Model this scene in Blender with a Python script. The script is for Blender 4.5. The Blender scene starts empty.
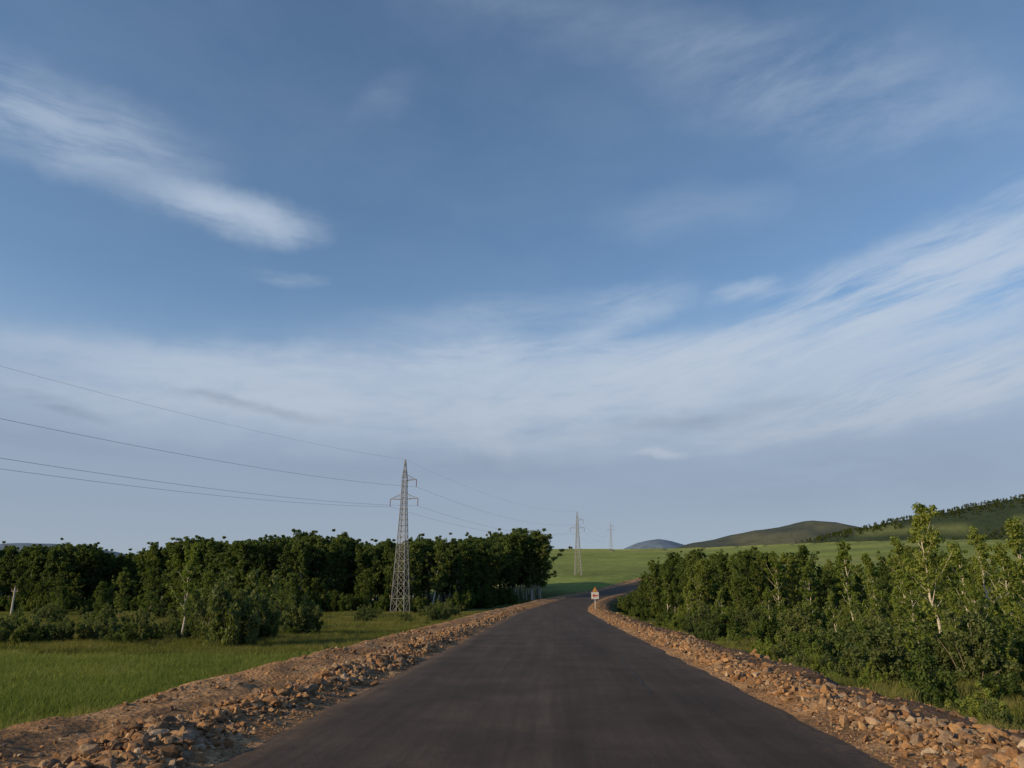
import bpy, math, random
import numpy as np
from mathutils import Vector, Matrix, noise as mn
random.seed(7); rng=np.random.default_rng(7)
S=bpy.context.scene
S.view_settings.view_transform='Standard'; S.view_settings.look='None'; S.view_settings.exposure=0
R=math.radians
CAMZ=1.9; TH=R(15.06); F=773.0
SUN_AZ=R(-116); SUN_EL=R(19)

# ---------- camera ----------
cd=bpy.data.cameras.new("camera"); cam=bpy.data.objects.new("camera",cd); S.collection.objects.link(cam)
cam.location=(0,0,CAMZ); cam.rotation_euler=(R(90)+TH,0,0)
cd.sensor_width=36; cd.lens=36*F/1024; cd.clip_end=20000; cd.clip_start=0.1
S.camera=cam

# ---------- node helpers ----------
class NT:
    def __init__(s,tree): s.t=tree; s.n=tree.nodes; s.l=tree.links
    def new(s,typ,**kw):
        n=s.n.new(typ)
        for k,v in kw.items(): setattr(n,k,v)
        return n
    def put(s,node,idx,v):
        if v is None: return
        if isinstance(v,bpy.types.NodeSocket): s.l.new(v,node.inputs[idx])
        else: node.inputs[idx].default_value=v
    def math(s,op,a,b=None,c=None,clamp=False):
        n=s.new('ShaderNodeMath',operation=op); n.use_clamp=clamp
        s.put(n,0,a); s.put(n,1,b); s.put(n,2,c); return n.outputs[0]
    def vmath(s,op,a,b=None,out=0):
        n=s.new('ShaderNodeVectorMath',operation=op); s.put(n,0,a); s.put(n,1,b); return n.outputs[out]
    def noise(s,vec,scale,detail=4,rough=.55,dist=0,out=0):
        n=s.new('ShaderNodeTexNoise'); s.put(n,'Vector',vec); s.put(n,'Scale',scale); s.put(n,'Detail',detail); s.put(n,'Roughness',rough); s.put(n,'Distortion',dist); return n.outputs[out]
    def ramp(s,fac,stops,interp='LINEAR'):
        n=s.new('ShaderNodeValToRGB'); s.put(n,0,fac); cr=n.color_ramp; cr.interpolation=interp
        while len(cr.elements)<len(stops): cr.elements.new(.5)
        for e,(p,c) in zip(cr.elements,stops):
            e.position=p; e.color=(c[0],c[1],c[2],1) if not isinstance(c,(int,float)) else (c,c,c,1)
        return n.outputs[0]
    def mr(s,v,a,b,c,d,typ='SMOOTHSTEP'):
        n=s.new('ShaderNodeMapRange',interpolation_type=typ); s.put(n,0,v); s.put(n,1,a); s.put(n,2,b); s.put(n,3,c); s.put(n,4,d); return n.outputs[0]
    def mix(s,fac,a,b,mode='MIX'):
        n=s.new('ShaderNodeMix',data_type='RGBA',blend_type=mode); s.put(n,0,fac); s.put(n,6,a); s.put(n,7,b); return n.outputs[2]
    def bump(s,h,strength,dist):
        n=s.new('ShaderNodeBump'); s.put(n,'Strength',strength); s.put(n,'Distance',dist); s.put(n,'Height',h); return n.outputs[0]
def C(r,g,b): return (r,g,b,1)
def newmat(name):
    m=bpy.data.materials.new(name); m.use_nodes=True; t=NT(m.node_tree)
    return m,t,m.node_tree.nodes['Principled BSDF']

def simple(name,col,rough=.6,metal=0,var=.25,scale=8):
    m,t,p=newmat(name); co=t.new('ShaderNodeTexCoord').outputs['Object']
    n=t.noise(co,scale,5)
    lo=tuple(c*(1-var) for c in col); hi=tuple(min(1,c*(1+var)) for c in col)
    t.l.new(t.ramp(n,[(.3,lo),(.7,hi)]),p.inputs['Base Color'])
    p.inputs['Roughness'].default_value=rough; p.inputs['Metallic'].default_value=metal
    return m

# ---------- world ----------
def pix(px,py):
    a=px-512; b=384-py
    X=a; Y=F*math.cos(TH)-b*math.sin(TH); Z=F*math.sin(TH)+b*math.cos(TH)
    return math.atan2(X,Y), math.atan2(Z,math.hypot(X,Y))
W=bpy.data.worlds.new("World"); S.world=W; W.use_nodes=True
t=NT(W.node_tree); bg=W.node_tree.nodes['Background']; STR=.1
bg.inputs[1].default_value=STR
sky=t.new('ShaderNodeTexSky',sky_type='NISHITA'); sky.sun_disc=False; sky.sun_elevation=SUN_EL; sky.sun_rotation=SUN_AZ%(2*math.pi)
sky.altitude=800; sky.air_density=1.0; sky.dust_density=.6; sky.ozone_density=1.6
d=t.vmath('NORMALIZE',t.new('ShaderNodeTexCoord').outputs['Generated'])
sx=t.new('ShaderNodeSeparateXYZ'); t.put(sx,0,d)
az=t.math('ARCTAN2',sx.outputs[0],sx.outputs[1]); el=t.math('ARCSINE',sx.outputs[2])
cx=t.new('ShaderNodeCombineXYZ'); t.put(cx,0,az); t.put(cx,1,el); P=cx.outputs[0]
wn=t.noise(P,2.6,3,.5,out=1); wv=t.vmath('SUBTRACT',wn,(.5,.5,.5)); 
PW=t.vmath('ADD',P,t.vmath('MULTIPLY',wv,(.14,.06,0)))
wn2=t.noise(P,7,4,.6,out=1); wv2=t.vmath('SUBTRACT',wn2,(.5,.5,.5)); 
PM=t.vmath('ADD',P,t.vmath('MULTIPLY',wv2,(.12,.05,0)))
def blob(px,py,w,h,rot,st,vec=None):
    vec=PM if vec is None else vec
    a,e=pix(px,py)
    v=t.vmath('SUBTRACT',vec,(a,e,0))
    r=t.new('ShaderNodeVectorRotate',rotation_type='Z_AXIS'); t.put(r,'Vector',v); t.put(r,'Angle',R(-rot))
    v=t.vmath('MULTIPLY',r.outputs[0],(F/w,F/h,0))
    L=t.vmath('LENGTH',v,out=1)
    return t.mr(L,0,1,st,0)
def total(lst):
    s=None
    for b in lst:
        o=blob(*b); s=o if s is None else t.math('ADD',s,o)
    return s
def fib(rot,sc,detail=9,rough=.6,seed=0,lo=.35,hi=.75,dist=.15):
    r=t.new('ShaderNodeVectorRotate',rotation_type='Z_AXIS'); t.put(r,'Vector',PW); t.put(r,'Angle',R(-rot))
    v=t.vmath('MULTIPLY',r.outputs[0],(sc[0],sc[1],1)); v=t.vmath('ADD',v,(seed,seed*.7,seed))
    return t.mr(t.noise(v,1,detail,rough,dist),lo,hi,0,1)
fr=fib(13,(3.4,27),seed=3.1,rough=.65,lo=.34,hi=.64); fl=fib(-1,(4.5,22),seed=8.3,lo=.26,hi=.66,rough=.63); fs=fib(5,(4,13),seed=1.7,lo=.25,hi=.7,rough=.62)
f2=fib(3,(7,40),seed=12.4,lo=.36,hi=.66,rough=.66)
right=total([(820,325,360,60,15,1.4),(960,275,220,70,16,1.1),(930,388,260,44,7,1.7),(650,370,240,38,7,1.6),(740,292,50,15,5,.8),(990,325,240,80,12,.8),(980,378,180,32,8,1.1),(600,320,120,30,25,.6)])
left=total([(40,112,200,52,-5,.95),(240,214,120,30,0,1.5),(120,170,150,34,-14,.22),(285,275,60,12,0,.45),(655,457,42,7,0,1.8),(500,325,240,40,6,.5),(482,432,60,34,-40,.9),(640,310,90,22,18,.5),(260,365,300,32,2,.9)])
up=total([(840,95,240,80,-18,.6),(720,55,200,55,-12,.22),(560,15,260,40,-8,.2),(385,90,50,26,30,.15),(330,395,440,75,2,1.15),(640,385,460,66,4,1.15),(690,210,160,36,0,.2),(180,380,300,50,0,.55),(560,430,420,50,0,.65)])
band=total([(480,360,420,30,3,1.0),(600,400,380,30,4,.9),(250,400,320,26,1,.7),(820,430,280,24,3,.6)])
dens=t.math('ADD',t.math('MULTIPLY',right,fr),t.math('MULTIPLY',left,fl))
dens=t.math('ADD',dens,t.math('MULTIPLY',up,fs)); dens=t.math('ADD',dens,t.math('MULTIPLY',band,f2))
dens=t.math('SUBTRACT',1,t.math('POWER',2.718,t.math('MULTIPLY',dens,-1.0)))
e1=pix(512,330)[1]; e2=pix(512,455)[1]
hz=t.mr(t.math('ADD',el,t.math('MULTIPLY',t.math('SUBTRACT',t.noise(PW,2.2,5),.5),.14)),e1+.06,e2,0,.9)
skyc=t.mix(1,sky.outputs[0],C(1.24,1.38,1.45),'MULTIPLY')
veil=t.mr(t.noise(t.vmath('MULTIPLY',PW,(1,2.2,1)),2.2,6,.6),.3,.75,0,.13)
skyc=t.mix(veil,skyc,C(3.4,4.5,6.0))
hazec=t.ramp(el,[(0,(.335,.39,.475)),(.1,(.30,.36,.465)),(.22,(.31,.39,.515)),(.4,(.32,.45,.63))])
hazec=t.mix(1,hazec,C(1/STR,1/STR,1/STR),'MULTIPLY')
cc=t.mix(t.mr(el,0,.45,0,1),C(4.6,5.1,5.9),C(5.1,6.0,7.2))
c1=t.mix(hz,skyc,hazec)
dk=total([(45,402,80,9,-6,1.0),(250,408,110,9,-8,.6),(60,440,180,16,-3,.35),(860,475,330,45,0,.3),(700,420,160,16,4,.5),(420,470,300,26,0,.3)])
dk=t.math('MULTIPLY',dk,fl,clamp=True)
c2=t.mix(dens,c1,cc)
c2=t.mix(dk,c2,C(2.1,2.65,3.6))
t.l.new(c2,bg.inputs[0])

# ---------- sun ----------
sd=bpy.data.lights.new("sun","SUN"); so=bpy.data.objects.new("sun",sd); S.collection.objects.link(so)
sd.energy=5.0; sd.angle=R(.6); sd.color=(1,.73,.40)
dv=Vector((math.sin(SUN_AZ)*math.cos(SUN_EL),math.cos(SUN_AZ)*math.cos(SUN_EL),math.sin(SUN_EL)))
so.rotation_euler=dv.to_track_quat('Z','Y').to_euler(); so.location=(-60,-20,60)

# ---------- mesh helper ----------
def mkmesh(name,verts,quads=None,tris=None,mats=(),qm=0,tm=0,smooth=False,col=None):
    me=bpy.data.meshes.new(name); verts=np.asarray(verts,dtype=np.float32)
    quads=np.zeros((0,4),int) if quads is None else np.asarray(quads); tris=np.zeros((0,3),int) if tris is None else np.asarray(tris)
    me.vertices.add(len(verts)); me.vertices.foreach_set('co',verts.ravel())
    nl=quads.size+tris.size; me.loops.add(nl)
    me.loops.foreach_set('vertex_index',np.concatenate([quads.ravel(),tris.ravel()]).astype(np.int32))
    npoly=len(quads)+len(tris); me.polygons.add(npoly)
    tot=np.concatenate([np.full(len(quads),4),np.full(len(tris),3)]).astype(np.int32)
    st=np.concatenate([[0],np.cumsum(tot)[:-1]]).astype(np.int32)
    me.polygons.foreach_set('loop_start',st); me.polygons.foreach_set('loop_total',tot)
    mi=np.concatenate([np.broadcast_to(qm,len(quads)),np.broadcast_to(tm,len(tris))]).astype(np.int32)
    me.polygons.foreach_set('material_index',mi)
    me.polygons.foreach_set('use_smooth',np.full(npoly,smooth))
    for m in mats: me.materials.append(m)
    if col is not None:
        a=me.color_attributes.new('zone','FLOAT_COLOR','POINT')
        c4=np.ones((len(verts),4),np.float32); c4[:,:3]=col; a.data.foreach_set('color',c4.ravel())
    me.update(calc_edges=True); me.validate()
    return me
def addobj(name,me,loc=(0,0,0),rot=(0,0,0),sc=(1,1,1),parent=None):
    o=bpy.data.objects.new(name,me); S.collection.objects.link(o); o.location=loc; o.rotation_euler=rot; o.scale=sc
    if parent: o.parent=parent
    return o
def empty(name,loc=(0,0,0)):
    return addobj(name,None,loc)

def tube(pts,rad,sides=6):
    pts=np.asarray(pts,float); n=len(pts); V=[]; 
    for i in range(n):
        tn=pts[min(i+1,n-1)]-pts[max(i-1,0)]; tn/=np.linalg.norm(tn)+1e-9
        up=np.array([0,0,1.]) if abs(tn[2])<.9 else np.array([1.,0,0])
        a=np.cross(tn,up); a/=np.linalg.norm(a); b=np.cross(tn,a)
        for k in range(sides):
            g=2*math.pi*k/sides; V.append(pts[i]+rad[i]*(a*math.cos(g)+b*math.sin(g)))
    Q=[]
    for i in range(n-1):
        for k in range(sides):
            k2=(k+1)%sides; Q.append((i*sides+k,i*sides+k2,(i+1)*sides+k2,(i+1)*sides+k))
    return np.array(V),np.array(Q)

# ---------- smooth noise (numpy) ----------
def vnoise(x,y,seed=0):
    xi=np.floor(x).astype(np.int64); yi=np.floor(y).astype(np.int64); fx=x-xi; fy=y-yi
    def h(a,b):
        n=(a*374761393+b*668265263+seed*1442695)&0xffffffff; n=((n^(n>>13))*1274126177)&0xffffffff; n=(n^(n>>16))&0xffffff
        return n/float(0xffffff)
    u=fx*fx*(3-2*fx); v=fy*fy*(3-2*fy)
    return (h(xi,yi)*(1-u)+h(xi+1,yi)*u)*(1-v)+(h(xi,yi+1)*(1-u)+h(xi+1,yi+1)*u)*v
def fbm(x,y,seed=0,o=4):
    s=0;a=.5
    for i in range(o): s=s+a*vnoise(x*2**i,y*2**i,seed+i); a*=.5
    return s/(1-.5**o)
def sst(a,b,x): 
    q=np.clip((x-a)/(b-a),0,1); return q*q*(3-2*q)

# ---------- road path ----------
ky=[-60,-10,0,60,100,121,150,180,210,240,270,300,340,400]
kx=[-3.1,-.55,-.035,3.05,5.3,7.4,11.2,17,25,34.5,46,60,82,118]
kz=[.3,.05,0,-.25,-.35,-.3,.1,.8,1.7,3.1,5.4,8.2,11.6,16.6]
yy=np.arange(-60,400,.5); 
def gs(a,w=24):
    k=np.exp(-np.linspace(-2.5,2.5,2*w+1)**2/2); k/=k.sum(); p=np.concatenate([np.linspace(2*a[0]-a[w],a[0],w,endpoint=False),a,np.linspace(a[-1],2*a[-1]-a[-w-1],w+1)[1:]]); return np.convolve(p,k,'valid')
pxs=gs(np.interp(yy,ky,kx)); pzs=gs(np.interp(yy,ky,kz)); pdx=np.gradient(pxs,.5)
def road_x(y): return np.interp(y,yy,pxs)
def road_z(y): return np.interp(y,yy,pzs)
def road_pt(y,off):
    dx=np.interp(y,yy,pdx); L=np.sqrt(1+dx*dx)
    return np.interp(y,yy,pxs)+off/L, y-off*dx/L, np.interp(y,yy,pzs)

# ---------- terrain ----------
def terrain(X,Y):
    X=np.asarray(X,float); Y=np.asarray(Y,float)
    Ys=np.maximum(Y,1); u=np.clip(X/Ys,-2,2)
    m=sst(-.40,-.03,u)
    s=(Y-172)/14.; ramp=14*np.where(s>30,s,np.log1p(np.exp(np.clip(s,-40,30))))
    slope=.079+.019*sst(.1,.62,u)
    lin=ramp*slope; top=(715-172)*slope
    k=6.; lin=np.where(lin>top+30,top,lin); lin=-k*np.log(np.exp(-np.clip(lin,0,200)/k)+np.exp(-top/k))
    lin=np.where(Y>760,top-np.minimum((Y-760)*.02,12),lin)
    h=-2+m*np.where(Y>0,lin,0)
    h+= (fbm(X/60,Y/60,3)-.5)*.5*sst(20,120,np.hypot(X,Y)) + (fbm(X/260,Y/260,5)-.5)*5*sst(320,520,Y)*m
    def ridge(xs,zs,D,W0,W1,seed,amp):
        z=np.interp(X,xs,zs); z=z+(fbm(X/90,Y/300,seed)-.5)*amp*np.clip(z/60,0,1)
        b=np.where(Y<D,sst(D-W0,D,Y),1-sst(D,D+W1,Y)); return z*b-30*(1-b)
    h=np.maximum(h,ridge([-300,150,361,465,548,600,640,690,800,1000,1500],[0,40,97,117,133,143,141,128,110,100,60],1600,600,500,11,9))
    h=np.maximum(h,ridge([-200,250,402,474,546,633,726,900,1300,2000,3000],[0,30,69,85,100,115,133,150,190,170,60],1120,400,500,13,7))
    h=np.maximum(h,ridge([200,420,500,560,610,650,700,760,900,1300],[0,150,190,214,224,230,222,206,180,0],3500,500,500,17,4))
    h=np.maximum(h,ridge([-7000,-5000,-3600,-3000,-2600,-2400,-2200,-2000,-1800,-1400],[0,230,258,250,238,244,226,200,140,0],4000,700,500,19,12))
    rz=road_z(Y); rx=road_x(Y); ds=np.abs(X-rx)
    far=sst(150,190,Y); lo=12-3.5*far; hi=26-11*far
    q=np.clip((ds-lo)/(hi-lo),0,1); w=(1-q*q*(3-2*q))*((Y>-60)&(Y<395)); tgt=np.minimum(h,rz-1.7+.6*far)
    return h*(1-w)+tgt*w
ang_f=np.arange(-46,46,.16); ang_b=np.arange(46,314,3.0)
angs=np.radians(np.concatenate([ang_f,ang_b])); na=len(angs)
rad=np.concatenate([np.geomspace(3,150,70,endpoint=False),np.arange(150,900,8),np.geomspace(900,9000,90)]); nr=len(rad)
AA,RR=np.meshgrid(angs,rad); X=np.sin(AA)*RR; Y=np.cos(AA)*RR; Z=terrain(X,Y)
V=np.stack([X.ravel(),Y.ravel(),Z.ravel()],1); V=np.vstack([V,[0,0,-2.0]])
i=np.arange(nr-1)[:,None]*na; j=np.arange(na)[None,:]; j2=(j+1)%na
Q=np.stack([i+j,i+j2,i+na+j2,i+na+j],-1).reshape(-1,4)
T=np.stack([np.full(na,nr*na),(np.arange(na)+1)%na,np.arange(na)],1)
xf,yf,zf=V[:,0],V[:,1],V[:,2]
def mixc(a,b,w): return a*(1-w[:,None])+np.array(b)*w[:,None]
def zone(x,y,z):
    c=np.tile(np.array([.085,.11,.03]),(len(x),1))
    n=fbm(x/14,y/14,21); c=mixc(c,[.19,.17,.055],sst(.42,.6,n)*.9*(x<0))
    w=sst(-9.5,-11,x-road_x(y))*sst(22,25,y+fbm(x/6,y/6,2)*2)*(1-sst(48,53,y+fbm(x/9,y/9,4)*8))
    c=mixc(c,[.115,.155,.036],w)
    u=x/np.maximum(y,1); w=sst(215,235,y)*sst(-.4,-.1,u)
    f=mixc(np.tile(np.array([.17,.225,.055]),(len(x),1)),[.21,.25,.075],sst(.4,.6,fbm(x/160,y/45,31)))
    f=mixc(f,[.13,.17,.05],sst(.55,.62,fbm(x/300,y/60,33))*.6)
    f=mixc(f,[.12,.15,.05],(np.abs(((y+.12*x)%95)-47)<2.2)*.6)
    c=c*(1-w[:,None])+f*w[:,None]
    w=sst(770,800,y)*(x>0)
    g=mixc(np.tile(np.array([.105,.13,.052]),(len(x),1)),[.032,.05,.028],sst(.44,.50,fbm(x/170,z/14,41)))
    c=c*(1-w[:,None])+g*w[:,None]
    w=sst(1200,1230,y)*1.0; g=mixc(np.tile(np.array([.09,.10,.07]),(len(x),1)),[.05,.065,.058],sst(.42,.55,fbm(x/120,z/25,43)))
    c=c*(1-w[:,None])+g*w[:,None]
    w=sst(2100,2400,y)*1.0; c=mixc(c,[.11,.16,.23],w)  # farthest hills: distance haze painted into the ground colour as blue-grey
    return c
m_ground,t,p=newmat("meadow_ground")
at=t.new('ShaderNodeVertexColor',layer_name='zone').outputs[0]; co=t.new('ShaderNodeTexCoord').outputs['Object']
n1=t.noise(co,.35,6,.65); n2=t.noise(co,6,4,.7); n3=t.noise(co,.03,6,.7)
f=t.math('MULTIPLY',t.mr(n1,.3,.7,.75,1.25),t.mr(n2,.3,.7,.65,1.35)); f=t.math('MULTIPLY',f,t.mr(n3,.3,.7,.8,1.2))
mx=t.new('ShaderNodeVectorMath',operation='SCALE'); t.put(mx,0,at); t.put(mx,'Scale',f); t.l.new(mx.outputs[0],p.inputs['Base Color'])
p.inputs['Roughness'].default_value=.95; p.inputs['Specular IOR Level'].default_value=.1
t.l.new(t.bump(n2,.8,.15),p.inputs['Normal'])
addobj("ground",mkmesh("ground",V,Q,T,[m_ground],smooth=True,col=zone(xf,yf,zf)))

# ---------- road and verges ----------
ys=np.concatenate([np.arange(-40,60,.3),np.arange(60,130,.8),np.arange(130,390,2.)])
def strip(name,offs,zfun,mat,colf=None,smooth=True):
    YY,OO=np.meshgrid(ys,offs,indexing='ij'); x,y,z=road_pt(YY.ravel(),OO.ravel()); z=z+zfun(YY.ravel(),OO.ravel())
    n=len(offs); i=np.arange(len(ys)-1)[:,None]*n; j=np.arange(n-1)[None,:]
    Q=np.stack([i+j,i+j+1,i+n+j+1,i+n+j],-1).reshape(-1,4)
    col=colf(YY.ravel(),OO.ravel()) if colf else None
    return addobj(name,mkmesh(name,np.stack([x,y,z],1),Q,None,[mat],smooth=smooth,col=col))
HW=4.02
def verge_z(y,o):
    a=np.abs(o); L=o<0
    e0=np.where(L,7.5,6.3); e1=np.where(L,12.8,10.8)
    hv=.55+.9*fbm(y/2.2,np.where(L,2.,7.)+y*0,55)
    heap=.17*hv*np.exp(-((a-5.05)/.6)**2)*(1-sst(80,140,y)*.5)
    w2=np.where(L,.13*np.exp(-((a-7.2)/.9)**2),.05*np.exp(-((a-6.2)/.5)**2))
    dn=-2.6*sst(0,1,(a-e0)/(e1-e0))
    nz=(fbm(o/.9+30,y/.9,60)-.5)*.32+(fbm(o/.22,y/.22,61,3)-.5)*.12
    nz*=sst(4.0,4.9,a)
    return -.06+heap+w2+dn+nz+.03*sst(3.95,4.3,a)
def verge_c(y,o):
    a=np.abs(o); L=o<0; k=len(y)
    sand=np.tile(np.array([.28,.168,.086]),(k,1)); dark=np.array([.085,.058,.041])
    n=fbm(o/1.2,y/1.6,70)
    c=mixc(sand,[.36,.23,.125],sst(.45,.65,n))
    c=mixc(c,[.14,.09,.055],(1-sst(.34,.48,fbm(o/.7,y/1.1,73)))*.7)
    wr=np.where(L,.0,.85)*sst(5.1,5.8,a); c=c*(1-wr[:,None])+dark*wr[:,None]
    g=np.where(L,8.7,7.3)+(n-.5)*2.4+(-.7)*sst(40,90,y); w=sst(0,.7,a-g)
    gr=mixc(np.tile(np.array([.06,.08,.022]),(k,1)),[.11,.115,.04],sst(.4,.7,fbm(o/2,y/2,72)))
    return c*(1-w[:,None])+gr*w[:,None]
m_dirt,t,p=newmat("gravel_dirt")
at=t.new('ShaderNodeVertexColor',layer_name='zone').outputs[0]; co=t.new('ShaderNodeTexCoord').outputs['Object']
n1=t.noise(co,1.5,6,.7); n2=t.noise(co,14,5,.75)
vo=t.new('ShaderNodeTexVoronoi'); t.put(vo,'Vector',co); t.put(vo,'Scale',11.0)
f=t.math('MULTIPLY',t.mr(n1,.3,.7,.65,1.25),t.mr(n2,.3,.7,.55,1.4))
mx=t.new('ShaderNodeVectorMath',operation='SCALE'); t.put(mx,0,at); t.put(mx,'Scale',f); t.l.new(mx.outputs[0],p.inputs['Base Color'])
p.inputs['Roughness'].default_value=.95; p.inputs['Specular IOR Level'].default_value=.15
t.l.new(t.bump(t.math('ADD',n2,vo.outputs[0]),.9,.05),p.inputs['Normal'])
offL=-np.concatenate([np.arange(3.85,8.8,.13),np.arange(8.8,13.8,.5)])[::-1]; offR=np.concatenate([np.arange(3.85,8.0,.13),np.arange(8.0,12,.5)])
strip("road_verge",offL,verge_z,m_dirt,verge_c); strip("road_verge",offR,verge_z,m_dirt,verge_c)
m_asph,t,p=newmat("asphalt")
at=t.new('ShaderNodeVertexColor',layer_name='zone').outputs[0]; co=t.new('ShaderNodeTexCoord').outputs['Object']
sp=t.new('ShaderNodeSeparateXYZ'); t.put(sp,0,at); off=sp.outputs[0]
st=t.new('ShaderNodeCombineXYZ'); t.put(st,0,t.math('MULTIPLY',off,9.0)); sy=t.new('ShaderNodeSeparateXYZ'); t.put(sy,0,co); t.put(st,1,t.math('MULTIPLY',sy.outputs[1],.04))
streak=t.noise(st.outputs[0],1.2,6,.7)
st2=t.new('ShaderNodeCombineXYZ'); t.put(st2,0,t.math('MULTIPLY',off,40.0)); t.put(st2,1,t.math('MULTIPLY',sy.outputs[1],.15)); streak2=t.noise(st2.outputs[0],1.0,4,.7)
patch=t.noise(co,.5,5,.6); fine=t.noise(co,70,3,.8); mid=t.noise(co,9,4,.7)
base=t.ramp(streak,[(.3,(.033,.0255,.0205)),(.7,(.064,.050,.040))])
f=t.math('MULTIPLY',t.mr(patch,.3,.7,.76,1.24),t.mr(fine,.3,.7,.45,1.55)); f=t.math('MULTIPLY',f,t.mr(mid,.3,.7,.85,1.15)); f=t.math('MULTIPLY',f,t.mr(streak2,.35,.65,.9,1.1))
lane=t.mr(t.math('ADD',off,t.math('MULTIPLY',t.math('SUBTRACT',patch,.5),.01)),.497,.503,1.06,.93); f=t.math('MULTIPLY',f,lane)
dust=t.mr(t.math('ABSOLUTE',t.math('SUBTRACT',off,.5)),.40,.5,0,.6)
base=t.mix(t.math('MULTIPLY',dust,t.mr(mid,.35,.65,.1,1)),base,C(.14,.095,.06))
mx=t.new('ShaderNodeVectorMath',operation='SCALE'); t.put(mx,0,base); t.put(mx,'Scale',f); t.l.new(mx.outputs[0],p.inputs['Base Color'])
t.put(p,'Roughness',t.mr(mid,.3,.7,.78,.95)); p.inputs['Specular IOR Level'].default_value=.2
t.l.new(t.bump(fine,.6,.014),p.inputs['Normal'])
offA=np.linspace(-HW,HW,25)
def az_(y,o): return .02*(1-(o/HW)**2)*2 - np.where(np.abs(o)>HW-.01,.05,0)+(fbm(o/3+9,y/6,80)-.5)*.012
def ac_(y,o): return np.stack([o/(2*HW)+.5,o*0,o*0],1)
asph=strip("asphalt_road",offA,az_,m_asph,ac_)
me=asph.data; co_=np.zeros(len(me.vertices)*3,np.float32); me.vertices.foreach_get('co',co_); co_=co_.reshape(-1,3); n=len(offA)
ed=(fbm(ys/1.1,ys*0+3,90)-.5)*.34; co_[0::n,0]+=ed; ed=(fbm(ys/1.1,ys*0+8,91)-.5)*.34; co_[n-1::n,0]+=ed
me.vertices.foreach_set('co',co_.ravel()); me.update()
m_crack=simple("crack_tar",(.012,.011,.010),.8)
cy=np.arange(16.5,27,.12); wob=(fbm(cy/.7,cy*0,99)-.5)*.12; w_=.014+.016*fbm(cy/.5,cy*0,98)
def cpt(o): 
    x,y,z=road_pt(cy,o); return np.stack([x,y,z+az_(cy,o)+.008],1)
cl_=cpt(2.0+wob-w_+ (cy-20)*.02); cr_=cpt(2.0+wob+w_+(cy-20)*.02); k=np.arange(len(cy)-1); n=len(cy)
addobj("road_crack",mkmesh("road_crack",np.vstack([cl_,cr_]),np.stack([k,k+n,k+n+1,k+1],1),None,[m_crack]))

# ---------- rocks ----------
import bmesh
def rock_tpl(sub,seed):
    bm=bmesh.new(); bmesh.ops.create_icosphere(bm,subdivisions=sub,radius=1); r=random.Random(seed)
    planes=[(Vector((r.gauss(0,1),r.gauss(0,1),r.gauss(0,1))).normalized(),r.uniform(.35,.75)) for _ in range(11)]
    for v in bm.verts:
        for nn,dd in planes:
            q=v.co.dot(nn)
            if q>dd: v.co-=nn*(q-dd)
        v.co*=1.15+.14*mn.noise(v.co*2.5+Vector((seed,0,0)))
    s=Vector((r.uniform(.8,1.45),r.uniform(.7,1.1),r.uniform(.45,.8)))
    V=np.array([(v.co.x*s.x,v.co.y*s.y,v.co.z*s.z) for v in bm.verts]); T=np.array([[v.index for v in f.verts] for f in bm.faces]); bm.free(); return V,T
def rotm(n):
    q=rng.normal(size=(n,4)); q/=np.linalg.norm(q,axis=1)[:,None]; w,x,y,z=q.T
    return np.stack([1-2*(y*y+z*z),2*(x*y-z*w),2*(x*z+y*w),2*(x*y+z*w),1-2*(x*x+z*z),2*(y*z-x*w),2*(x*z-y*w),2*(y*z+x*w),1-2*(x*x+y*y)],1).reshape(-1,3,3)
m_rock,t,p=newmat("broken_rock")
ri=t.new('ShaderNodeNewGeometry').outputs['Random Per Island']; co=t.new('ShaderNodeTexCoord').outputs['Object']
cr=t.ramp(ri,[(0,(.09,.062,.042)),(.2,(.24,.135,.068)),(.4,(.35,.215,.11)),(.55,(.17,.12,.082)),(.7,(.27,.205,.145)),(.85,(.23,.115,.052)),(.95,(.33,.205,.11)),(1,(.40,.33,.25))])
n=t.noise(co,12,5,.7); mx=t.new('ShaderNodeVectorMath',operation='SCALE'); t.put(mx,0,cr); t.put(mx,'Scale',t.mr(n,.3,.7,.6,1.2)); t.l.new(mx.outputs[0],p.inputs['Base Color'])
p.inputs['Roughness'].default_value=.9; p.inputs['Specular IOR Level'].default_value=.2; t.l.new(t.bump(n,.6,.03),p.inputs['Normal'])
def rocks(name,y,o,s,sub):
    allV=[];allT=[];b=0; k=8; idx=rng.integers(0,k,len(y))
    x,yw,z=road_pt(y,o); z=z+verge_z(y,o)
    for q in range(k):
        V,T=rock_tpl(sub,q+1); sel=idx==q; n=sel.sum()
        if n==0: continue
        M=rotm(n)*s[sel][:,None,None]; P_=np.einsum('nij,vj->nvi',M,V); P_[:,:,2]*=.8
        P_+=np.stack([x[sel],yw[sel],z[sel]+s[sel]*.1],1)[:,None,:]
        allV.append(P_.reshape(-1,3)); allT.append((T[None]+b+(np.arange(n)*len(V))[:,None,None]).reshape(-1,3)); b+=n*len(V)
    return addobj(name,mkmesh(name,np.vstack(allV),None,np.vstack(allT),[m_rock]))
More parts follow.
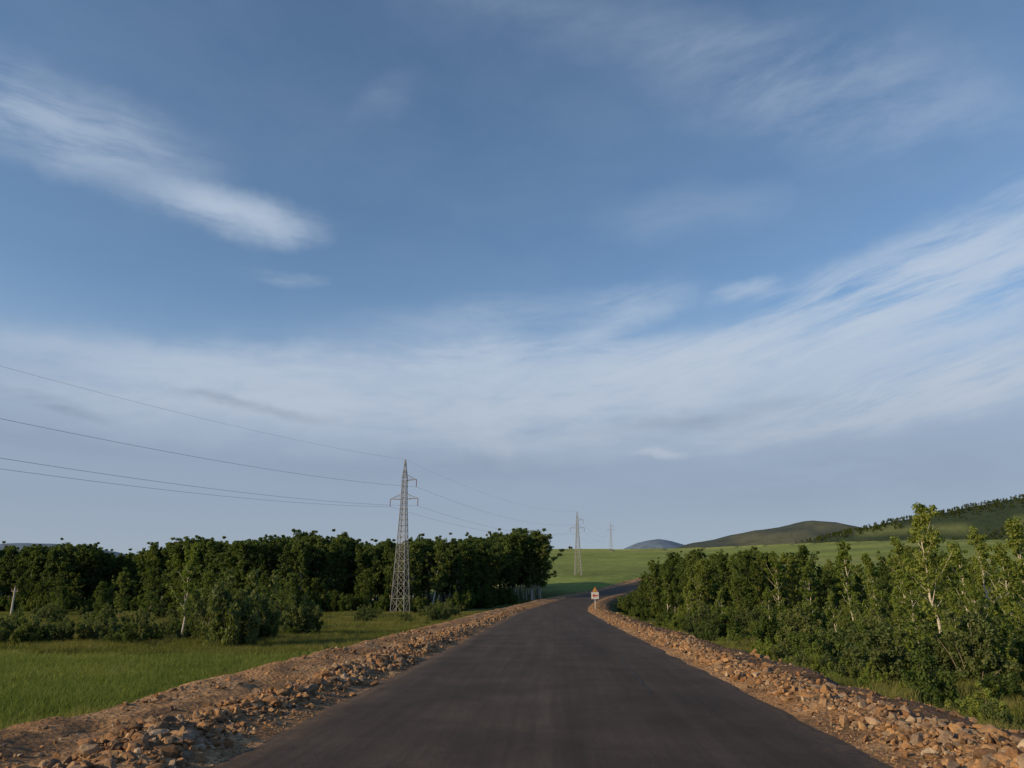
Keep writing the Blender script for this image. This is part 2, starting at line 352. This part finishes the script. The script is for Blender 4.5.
def scat(side,n,y0,y1,near):
    y=y0+(y1-y0)*rng.random(n)**(1.5 if near else 1); 
    c=4.95+.25*(fbm(y/3,y*0+side*3.,97)-.5)*2
    a=np.where(rng.random(n)<(.8 if side<0 else .7),rng.normal(0,.42,n)+c,rng.uniform(4.2,7.6 if side<0 else 7.0,n)); a=np.maximum(a,3.98+rng.random(n)*.25)
    cl=fbm(y/1.5,a/1.2+side*9,95)
    s=np.exp(rng.normal(math.log(.038),.52,n))*(1+1.3*sst(.48,.75,cl)); s=np.where(a<4.25,s*.55,s)
    s*=np.where(a>5.7,.6,1)
    if not near: s*=1.4
    return y,side*a,np.clip(s,.015,.17)
for side in (-1,1):
    rocks("roadside_rocks",*scat(side,8500,5,42,True),2)
    rocks("roadside_rocks",*scat(side,5000,38,135,False),1)
n=300; y=7+60*rng.random(n)**1.2; sd_=np.where(rng.random(n)<.55,-1,1); rocks("roadside_boulders",y,sd_*rng.normal(5.1,.45,n),rng.uniform(.08,.17,n),3)
n=3500; y=5+35*rng.random(n)**1.4; sd_=np.where(rng.random(n)<.5,-1,1); o=sd_*(4.15-np.abs(rng.normal(0,.2,n)))
rocks("loose_gravel",y,o,rng.uniform(.008,.024,n),1)

# ---------- foliage ----------
def leafmat(name,stops,trans=.35):
    m,t,p=newmat(name); g=t.new('ShaderNodeNewGeometry').outputs['Random Per Island']; oi=t.new('ShaderNodeObjectInfo').outputs['Random']
    co=t.new('ShaderNodeTexCoord').outputs['Object']; n=t.noise(co,.9,3)
    f=t.math('ADD',t.math('MULTIPLY',g,.3),t.math('ADD',t.math('MULTIPLY',oi,.45),t.math('MULTIPLY',n,.35)))
    c=t.ramp(f,stops); t.l.new(c,p.inputs['Base Color']); p.inputs['Roughness'].default_value=.6; p.inputs['Specular IOR Level'].default_value=.15
    tr=t.new('ShaderNodeBsdfTranslucent'); t.l.new(t.mix(1,c,C(1.3,1.35,.6),'MULTIPLY'),tr.inputs[0])
    ms=t.new('ShaderNodeMixShader'); ms.inputs[0].default_value=trans; t.l.new(p.outputs[0],ms.inputs[1]); t.l.new(tr.outputs[0],ms.inputs[2])
    t.l.new(ms.outputs[0],m.node_tree.nodes['Material Output'].inputs[0]); return m
m_forest=leafmat("forest_leaves",[(.1,(.042,.070,.024)),(.5,(.075,.118,.034)),(.9,(.13,.168,.05))],.4)
m_birch=leafmat("birch_leaves",[(.1,(.09,.135,.030)),(.5,(.15,.205,.044)),(.9,(.23,.27,.068))],.45)
m_dbirch=leafmat("grove_leaves",[(.1,(.045,.072,.021)),(.5,(.085,.128,.032)),(.9,(.155,.19,.05))],.42)
m_bush=leafmat("willow_leaves",[(.1,(.055,.08,.03)),(.5,(.09,.125,.045)),(.9,(.155,.175,.068))],.4)
m_grass=leafmat("grass_blades",[(.1,(.075,.10,.024)),(.5,(.125,.145,.038)),(.9,(.22,.205,.08))],.35)
m_crop=leafmat("crop_blades",[(.1,(.085,.125,.028)),(.5,(.13,.178,.04)),(.9,(.20,.23,.07))],.3)
m_bark=simple("bark",(.14,.12,.095),.9,var=.4,scale=6)
m_wbark,t,p=newmat("birch_bark"); co=t.new('ShaderNodeTexCoord').outputs['Object']; v=t.vmath('MULTIPLY',co,(3,3,9)); t.l.new(t.ramp(t.noise(v,1.5,5,.7),[(.32,(.09,.08,.07)),(.45,(.44,.41,.35)),(.8,(.58,.54,.48))]),p.inputs['Base Color']); p.inputs['Roughness'].default_value=.8

def leaves(cent,rad_,num,size,r):
    k=len(cent); idx=np.repeat(np.arange(k),num); n=len(idx)
    d=r.normal(size=(n,3)); d/=np.linalg.norm(d,axis=1)[:,None]; d*=(r.random(n)**.5*(1+.25*(r.random(n)<.12)*r.random(n)))[:,None]
    pos=cent[idx]+d*rad_[idx]
    nrm=d*.8+r.normal(size=(n,3))*.6+np.array([0,0,.35]); nrm/=np.linalg.norm(nrm,axis=1)[:,None]
    a=np.cross(nrm,r.normal(size=(n,3))); a/=np.linalg.norm(a,axis=1)[:,None]; b=np.cross(nrm,a)
    s=size*r.uniform(.6,1.4,n)[:,None]
    V=np.stack([pos-a*s*.5-b*s*.12,pos+b*s*.34-a*s*.05,pos+a*s*.55,pos-b*s*.34+a*s*.05],1).reshape(-1,3)
    return V,np.arange(n*4).reshape(-1,4)
def tree_mesh(name,seed,H,cb,cr,leafm,barkm,nl=30,num=90,ls=.24,tr=.13,prof='round',up0=15,csz=(.22,.36),lop=.0,tipgap=.12):
    r=np.random.default_rng(seed); Vs=[];Qs=[];b=0
    def add(V,Q):
        nonlocal b; Vs.append(V);Qs.append(Q+b); b+=len(V)
    n=9; tp=[np.array([0,0,-.3])]
    lean=r.normal(size=2)*.03*H
    for k in range(1,n): 
        f=k/(n-1); tp.append(np.array([lean[0]*f+r.normal()*.010*H,lean[1]*f+r.normal()*.010*H,H*.93*f]))
    tp=np.array(tp); rr=tr*(1-np.linspace(0,1,n)*.92); add(*tube(tp,rr,7))
    def tpt(f): return np.array([np.interp(f,np.linspace(0,1,n),tp[:,q]) for q in range(3)])
    cent=[];rad_=[]; ph=r.uniform(0,6.28)
    for k in range(nl):
        g=min(.97,(k+r.uniform(0,1))/nl)
        if prof=='round': g=g**.85; pr=(math.sin(math.pi*min(1,(g*.72+.18)))**.6)
        else: pr=(.5+.5*math.sin(math.pi*min(1,g*.9+.12)))*(1-g**2.5*.65)
        f=cb+(1-cb)*g
        a=k*2.4+r.normal()*.5
        L=cr*pr*r.uniform(.45,1.2)*(1+lop*math.cos(a-ph)); upa=R(r.uniform(up0,up0+35)+20*g)
        p0=tpt(f*.95); dd=np.array([math.cos(a)*math.cos(upa),math.sin(a)*math.cos(upa),math.sin(upa)])
        p1=p0+dd*L*.5; p2=p0+dd*L+np.array([0,0,.08*L])+r.normal(size=3)*.10*L
        add(*tube([p0,p1,p2],[tr*.38*(1-g*.6),tr*.2*(1-g*.6),.012],4))
        for q,sc in ((.4,.8),(.7,1),(1.0,.9),(1.2,.5)):
            if r.random()<tipgap: continue
            c=p0+(p2-p0)*q+r.normal(size=3)*.11*cr; s=cr*r.uniform(*csz)*sc*(1-.25*g)
            cent.append(c); rad_.append([s*r.uniform(.85,1.3),s*r.uniform(.85,1.3),s*r.uniform(.7,1.1)])
    for f,q in ((.86,.26),(.91,.24),(.96,.2),(1.0,.15)):
        cent.append(tpt(f)+r.normal(size=3)*.08*cr); rad_.append([cr*q,cr*q,cr*q*1.3])
    nb=sum(len(q) for q in Qs)
    add(*leaves(np.array(cent),np.array(rad_),num,ls,r))
    Q=np.vstack(Qs); qm=np.ones(len(Q),int); qm[:nb]=0
    return mkmesh(name,np.vstack(Vs),Q,None,[barkm,leafm],qm=qm)
def bush_mesh(name,seed,H,Rr,leafm,ns=18,num=90,ls=.15):
    r=np.random.default_rng(seed); Vs=[];Qs=[];b=0; cent=[];rad_=[]
    for k in range(ns):
        a=r.uniform(0,6.28); sp=r.random()**.6*Rr; h=H*(1-.45*(sp/Rr)**2)*r.uniform(.55,1.15)
        p0=np.array([math.cos(a)*sp*.25,math.sin(a)*sp*.25,-.1]); p2=np.array([math.cos(a)*sp,math.sin(a)*sp,h]); p1=(p0+p2)/2+np.array([0,0,.12*h])
        V,Q=tube([p0,p1,p2],[.035,.022,.008],4); Vs.append(V);Qs.append(Q+b); b+=len(V)
        for q in (.2,.45,.7,.9,1.1):
            c=p0+(p2-p0)*q+r.normal(size=3)*.12*Rr; s=Rr*r.uniform(.13,.27)*(1.2-.45*q); cent.append(c); rad_.append([s,s,s*1.3])
    nb=sum(len(q) for q in Qs); V,Q=leaves(np.array(cent),np.array(rad_),num,ls,r); Vs.append(V);Qs.append(Q+b)
    Q=np.vstack(Qs); qm=np.ones(len(Q),int); qm[:nb]=0
    return mkmesh(name,np.vstack(Vs),Q,None,[m_bark,leafm],qm=qm)
def grass_mesh(name,seed,size,n,h,w,mat,clump=False):
    r=np.random.default_rng(seed); p_=r.uniform(-size/2,size/2,(n,2))
    if clump: c=r.uniform(-size/2,size/2,(n//25+1,2)); p_=c[r.integers(0,len(c),n)]+r.normal(size=(n,2))*.13
    a=r.uniform(0,6.28,n); hh=h*r.uniform(.5,1.3,n); ww=w*r.uniform(.6,1.4,n); le=r.normal(size=(n,2))*.28*hh[:,None]
    base=np.column_stack([p_,np.full(n,-.05)]); dx=np.column_stack([np.cos(a)*ww,np.sin(a)*ww,np.zeros(n)])
    mid=base+np.column_stack([le*.4,hh*.6]); tip=base+np.column_stack([le*1.2,hh])
    V=np.stack([base-dx,base+dx,mid+dx*.7,mid-dx*.7,tip],1).reshape(-1,3); k=np.arange(n)[:,None]*5
    return mkmesh(name,V,k+np.array([[0,1,2,3]]),k+np.array([[3,2,4]]),[mat])
FT=[tree_mesh("forest_tree_mesh",s,14,.24,2.9,m_forest,m_wbark if s%2 else m_bark,nl=36,num=52,ls=.34,tr=.15,prof='round',up0=20,csz=(.18,.36),lop=.3) for s in (1,2,3,4)]
FT+=[tree_mesh("forest_birch_mesh",s+10,14.6,.24,2.2,m_forest,m_wbark,nl=32,num=52,ls=.32,tr=.15,prof='narrow',up0=32,csz=(.18,.36),lop=.3) for s in (1,2,3,4)]
BT=[tree_mesh("birch_tree_mesh",s+20,10,.24,2.0,m_birch,m_wbark,nl=25,num=62,ls=.18,tr=.105,prof='narrow',up0=32,csz=(.13,.27),lop=.4,tipgap=.24) for s in (1,2,3,4,5,6)]
BD=[tree_mesh("grove_tree_mesh",s+40,10,.14,2.3,m_dbirch,m_bark,nl=32,num=55,ls=.24,tr=.12,prof='round' if s%2 else 'narrow',up0=25,csz=(.17,.32),lop=.3) for s in (1,2,3,4)]
BU=[bush_mesh("bush_mesh",s+60,2.4,1.7,m_bush) for s in (1,2,3)]
BG=[bush_mesh("bright_bush_mesh",s+70,2.2,1.6,m_birch,ls=.14) for s in (1,2,3)]
BK=[bush_mesh("grove_bush_mesh",s+80,2.3,1.7,m_dbirch,ls=.16) for s in (1,2,3)]
GR=[grass_mesh("grass_mesh",s,3,1500,.45,.014,m_grass,True) for s in (1,2,3)]
CR=[grass_mesh("crop_mesh",s+5,4,3800,.42,.014,m_crop) for s in (1,2,3)]
def gz(x,y): return float(terrain(np.array([x]),np.array([y]))[0])
def put(parent,nm,tpl,x,y,s,sz=None,dz=0,z=None):
    zz=(gz(x,y) if z is None else z)+dz; sz=sz or s
    return addobj(nm,random.choice(tpl),(x,y,zz),(0,0,random.uniform(0,6.28)),(s,s,sz),parent)
def roadoff(x,y): return x-float(road_x(y))

fo=empty("distant_forest"); 
def front(u): return 152+9*math.sin(u*11)+7*math.sin(u*27+1)+(22*float(sst(-.44,-.50,np.array(u))))+(30*max(0,min(1,(u+.24)/.24)))
cnt=0
for k in range(2400):
    u=random.uniform(-.80,.036); y=front(u)+62*random.random()**1.4; x=u*y
    if roadoff(x,y)>-9.5: continue
    big=.985+.045*math.sin(u*19+.6)+.03*math.sin(u*43)
    s=random.triangular(.80,1.12,.99)*(1 if u>-.47 else .92)*(1+(y-160)/650)*big
    put(fo,"tree",FT,x,y,s*random.uniform(.9,1.3),s); cnt+=1
    if cnt>640: break
for k in range(200):
    u=random.uniform(-.8,.0); y=front(u)+random.uniform(-9,2); x=u*y
    if roadoff(x,y)>-14: continue
    s=random.uniform(.6,1.6)*(.7 if abs(u+.13)<.06 else 1); put(fo,"shrub",BK,x,y,s)
for k in range(34):
    u=random.uniform(-.8,-.18); y=front(u)+random.uniform(-9,-2); x=u*y
    s=random.uniform(.35,.8); put(fo,"tree",BD,x,y,s)
th=empty("willow_thicket")
for k in range(115):
    u=random.uniform(-.78,-.24); y=57+26*random.random()**1.3+(8 if u>-.34 else 0); x=u*y
    s=random.uniform(.35,.8)*(1.15 if y<66 else .8); put(th,"willow_bush",BU if random.random()<.6 else BK,x,y,s,s*random.uniform(.8,1.2))
for k in range(46):
    u=random.uniform(-.7,-.06); y=random.uniform(92,132); put(th,"willow_bush",BU,u*y,y,random.uniform(.4,.9))
for (px_,y,h) in [(183,66,8.2),(100,82,5.2),(205,76,5.8),(150,105,7),(262,80,4.6),(60,96,4.6),(120,110,6.5),(290,112,6.5)]:
    x=(px_-512)/806*y; put(None,"birch_tree",BD if h<7.5 else BT,x,y,h/10*.9,h/10)
for (px_,y,s) in [(232,55,1.75),(220,60,1.35),(262,62,1.1),(300,70,1.2),(20,60,.9)]:
    x=(px_-512)/812*y; put(None,"willow_bush",BU,x,y,s*.8,s*1.15)
rt=empty("roadside_thicket")
for k in range(640):
    y=18+117*random.random()**.8; o=random.uniform(10.0,12+ .62*y); x=float(road_x(y))+o
    if x/y>.88: continue
    s=random.uniform(.3,1.0)*(.55+.45*min(1,(o-9.5)/5)); 
    if y<32 : s*=.8
    put(rt,"bush",BG if random.random()<.4 else (BK if random.random()<.6 else BU),x,y,s,s*random.uniform(.7,1.25),z=gz(x,y) if o>11 else -2.1)
for k in range(80):
    y=random.uniform(135,235); o=random.uniform(9.0,24); x=float(road_x(y))+o; s=random.uniform(.5,1.1); put(rt,"bush",BK,x,y,s)
rf=empty("birch_grove")
for k in range(170):
    y=random.uniform(88,165); o=random.uniform(14,90); x=float(road_x(y))+o
    if x/y<.175 or x/y>.85: continue
    if x/y>.42 and random.random()<.3: continue
    s=random.triangular(.5,1.0,.85)*(1+ (y-100)/300)*1.04; put(rf,"birch_tree",BD if random.random()<(.9 if x/y<.42 else .6) else BT,x,y,s*.95,s)
for k in range(34):
    y=random.uniform(128,172); u=random.uniform(.165,.31); x=u*y
    if roadoff(x,y)<10: continue
    put(rf,"birch_tree",BD,x,y,random.uniform(.85,1.1),random.uniform(.72,1.0)*(.75+.25*min(1,(u-.165)/.04)))
for (px_,y,h) in [(935,50,9.8),(968,54,7.4),(905,62,8.4),(1010,47,7.0),(878,68,7.4),(852,76,9.0),(1030,56,9.4),(990,66,9.6),(925,78,7.6),(812,86,7.4),(780,92,8.8),(745,98,9.2),(722,80,4.5),(700,104,8.4),(668,112,8.0),(955,40,4.0),(1015,36,3.6),(895,44,3.4),(770,68,4.4),(835,58,4.2),(690,88,4.5),(915,46,5.2),(980,44,4.8)]:
    x=(px_-512)/806*y; put(None,"birch_tree",BT,x,y,h/10*random.uniform(.85,1.1),h/10)
hb=empty("hillside_trees")
for k in range(1100):
    if k<760: x=random.uniform(410,900); y=random.gauss(1090,20)
    else: x=random.uniform(470,900); y=random.gauss(930,9)+.07*x
    put(hb,"tree",BD,x,y,random.uniform(.6,1.0),random.uniform(.3,.6))
gp=empty("verge_grass")
for k in range(700):
    y=9+100*random.random()**1.5; L=random.random()<.5
    o=random.uniform(8.8,13) if L else random.uniform(7.5,12.5)
    x,yw,z=road_pt(np.array([y]),np.array([-o if L else o])); z=float(z[0]+verge_z(np.array([y]),np.array([-o if L else o]))[0]); z=max(z,gz(float(x[0]),float(yw[0])))
    s=random.uniform(.5,1.0); put(gp,"tuft",GR,float(x[0]),float(yw[0]),s*.7,s*random.uniform(.4,1.1),z=z-.02)
for k in range(26): # low shrubs on the left bank
    y=random.uniform(11,75); o=random.uniform(9.4,13); x=float(road_x(y))-o; put(gp,"weed",BU,x,y,random.uniform(.12,.32),None,z=max(gz(x,y),float(road_z(y))+float(verge_z(np.array([y]),np.array([-o]))[0])))
cf=empty("crop_field")
for iy in range(22,56,3):
    for ix in range(-48,-9,3):
        x=ix+random.uniform(-.7,.7)+float(road_x(iy)); y=iy+random.uniform(-.7,.7)
        if roadoff(x,y)>-13 or x/y<-.85: continue
        if y>50+4*math.sin(x*.3): continue
        put(cf,"crop",CR,x,y,1.0,random.uniform(.8,1.15))
mg=empty("meadow_grass")
for k in range(700):
    y=random.uniform(50,140); u=random.uniform(-.75,.0); x=u*y
    if roadoff(x,y)>-12: continue
    put(mg,"tuft",GR,x,y,random.uniform(.9,1.6),random.uniform(.9,1.5))
for k in range(350):
    y=16+60*random.random(); o=random.uniform(10,45); x=float(road_x(y))+o
    if x/y>.85: continue
    put(mg,"tuft",GR,x,y,random.uniform(.9,1.4),random.uniform(.7,1.4))

# ---------- pylons ----------
m_steel=simple("galvanised_steel",(.34,.34,.33),.5,.3,.2,3)
m_ins=simple("insulator",(.25,.12,.08),.3)
def bar(a,b,w): return tube([a,b],[w,w],4)
def pylon(name,x,y,H=27.4,rotz=0,zs=1):
    e=empty(name,(x,y,gz(x,y)-.1)); e.rotation_euler=(0,0,rotz); e.scale=(1,1,zs)
    Vs=[];Qs=[];b=0
    def add(a,c,w):
        nonlocal b; V,Q=bar(np.array(a,float),np.array(c,float),w); Vs.append(V);Qs.append(Q+b); b+=len(V)
    waist=H*.66
    def hw(z): return 1.3+(.5-1.3)*z/waist if z<waist else max(.06,.5+(.36-.5)*(z-waist)/(H*.86-waist)) if z<H*.86 else .36*(1-(z-H*.86)/(H*.14))+.05
    zl=[0]; st=2.8
    while zl[-1]<H*.86-1.0: zl.append(zl[-1]+st); st=max(1.0,st*.87)
    zl[-1]=H*.86; zl+= [H*.93,H]
    cn=[(1,1),(-1,1),(-1,-1),(1,-1)]
    for i in range(len(zl)-1):
        z0,z1=zl[i],zl[i+1]; h0,h1=hw(z0),hw(z1)
        for k in range(4):
            c0,c1=cn[k],cn[(k+1)%4]
            add((c0[0]*h0,c0[1]*h0,z0),(c0[0]*h1,c0[1]*h1,z1),.08 if z0<waist else .06)
            add((c0[0]*h0,c0[1]*h0,z0),(c1[0]*h1,c1[1]*h1,z1),.038); add((c1[0]*h0,c1[1]*h0,z0),(c0[0]*h1,c0[1]*h1,z1),.038)
            add((c0[0]*h1,c0[1]*h1,z1),(c1[0]*h1,c1[1]*h1,z1),.038)
    att=[]
    for sgn,za,L in ((1,H*.86,2.3),(-1,H*.735,2.7),(1,H*.735,2.7)):
        h=hw(za)
        for yy_ in (-1,1):
            add((sgn*h,yy_*h,za),(sgn*L,0,za+.1),.045); add((sgn*h,yy_*h,za+1.0),(sgn*L,0,za+.1),.035)
            for f in (.3,.6): 
                xx=sgn*(h+(L-h)*f); add((xx,yy_*h*(1-f),za),(xx,yy_*h*(1-f),za+1.0*(1-f)+.1),.025)
        att.append((sgn*L,0,za-1.25))
    addobj("lattice",mkmesh(name,np.vstack(Vs),np.vstack(Qs),None,[m_steel]),parent=e)
    for a in att:
        pts=[(a[0],0,a[2]+1.35-k*.09) for k in range(16)]; rr=[.03 if k%2 else .11 for k in range(16)]
        V,Q=tube(pts,rr,8); addobj("insulator",mkmesh("ins",V,Q,None,[m_ins]),parent=e)
    bpy.context.view_layer.update()
    return [e.matrix_world@Vector(a) for a in att]+[e.matrix_world@Vector((0,0,H))]
dirz=-math.atan2(44,159)
A0=pylon("transmission_tower",-63,-18,27.4,dirz,.8)
A1=pylon("transmission_tower",-19.6,141,27.4,dirz)
A2=pylon("transmission_tower",25,300,24,dirz*.8)
A3=pylon("transmission_tower",78,620,24,dirz*.6)
m_wire=simple("wire",(.22,.24,.27),.5,.2)
def wire(a,b_,sag,r):
    pts=[]
    for k in range(41):
        f=k/40; q=a.lerp(b_,f); q=Vector((q.x,q.y,q.z-4*sag*f*(1-f))); pts.append(tuple(q))
    V,Q=tube(pts,[r]*41,4); return V,Q
def wires(name,A,B,sag,r):
    Vs=[];Qs=[];b=0
    for i in range(4):
        V,Q=wire(A[i],B[i],sag*(.95 if i==3 else 1),r*(.6 if i==3 else 1)); Vs.append(V);Qs.append(Q+b); b+=len(V)
    addobj(name,mkmesh(name,np.vstack(Vs),np.vstack(Qs),None,[m_wire]))
wires("power_line",A0,A1,3.1,.015); wires("power_line",A1,A2,3.0,.015); wires("power_line",A2,A3,6,.02)
m_conc=simple("concrete_pole",(.42,.40,.36),.8)
def pole(x,y,H):
    e=empty("utility_pole",(x,y,gz(x,y)-.2)); V,Q=tube([(0,0,0),(0,0,H*.5),(0,0,H)],[.13,.11,.08],10); addobj("shaft",mkmesh("shaft",V,Q,None,[m_conc],smooth=True),parent=e)
    V,Q=tube([(-.4,0,H-.4),(.4,0,H-.4)],[.05,.05],4); addobj("crossarm",mkmesh("arm",V,Q,None,[m_steel]),parent=e)
    for xx in (-.35,0,.35):
        V,Q=tube([(xx,0,H-.35 if xx else H),(xx,0,H-.2 if xx else H+.1),(xx,0,H-.1 if xx else H+.25)],[.03,.06,.02],6); addobj("insulator",mkmesh("pin",V,Q,None,[m_ins]),parent=e)
pole((13-512)/803*92,92,4.6)

# ---------- warning sign ----------
m_white=simple("white_paint",(.6,.6,.58),.5,var=.1); m_or=simple("orange_reflective",(.55,.16,.04),.5,var=.1); m_yel=simple("yellow_reflective",(.6,.42,.08),.5,var=.1)
m_blk=simple("black_paint",(.02,.02,.02),.4); m_red=simple("red_paint",(.45,.04,.03),.5,var=.1)
def boxm(name,x0,x1,y0,y1,z0,z1,mat,parent,bev=.01):
    bm=bmesh.new(); bmesh.ops.create_cube(bm,size=1)
    for v in bm.verts: v.co=Vector(((x0+x1)/2+v.co.x*(x1-x0),(y0+y1)/2+v.co.y*(y1-y0),(z0+z1)/2+v.co.z*(z1-z0)))
    if bev: bmesh.ops.bevel(bm,geom=bm.edges[:],offset=bev,segments=2,affect='EDGES')
    me=bpy.data.meshes.new(name); bm.to_mesh(me); bm.free(); me.materials.append(mat); return addobj(name,me,parent=parent)
def poly(name,pts,y,mat,parent):
    n=len(pts); me=bpy.data.meshes.new(name); me.from_pydata([(a,y,b) for a,b in pts]+[(a,y+.012,b) for a,b in pts],[],[tuple(range(n)),tuple(range(n,2*n))[::-1]]+[(i,(i+1)%n,n+(i+1)%n,n+i) for i in range(n)]); me.materials.append(mat); return addobj(name,me,parent=parent)
sx_,sy_,sz_=road_pt(np.array([106.]),np.array([5.1]))
sg=empty("traffic_sign",(float(sx_[0]),106,float(sz_[0])-.05)); sg.rotation_euler=(0,0,R(4)); sg.scale=(.86,.86,.95)
V,Q=tube([(0,.06,-.2),(0,.06,3.0)],[.045,.045],10); addobj("post",mkmesh("post",V,Q,None,[m_white],smooth=True),parent=sg)
boxm("panel",-.58,.58,-.02,.02,1.45,2.4,m_white,sg)
poly("warning_triangle_border",[(-.42,2.44),(.42,2.44),(0,3.12)],-.03,m_or,sg)
poly("warning_triangle",[(-.28,2.52),(.28,2.52),(0,2.97)],-.046,m_yel,sg)
boxm("exclamation_stroke",-.03,.03,-.07,-.055,2.64,2.84,m_blk,sg,0); boxm("exclamation_dot",-.03,.03,-.07,-.055,2.55,2.60,m_blk,sg,0)
poly("arrow",[(-.42,1.92),(-.12,1.64),(-.12,1.83),(.42,1.83),(.42,2.01),(-.12,2.01),(-.12,2.20)],-.036,m_red,sg)
print("objects",len(bpy.data.objects))
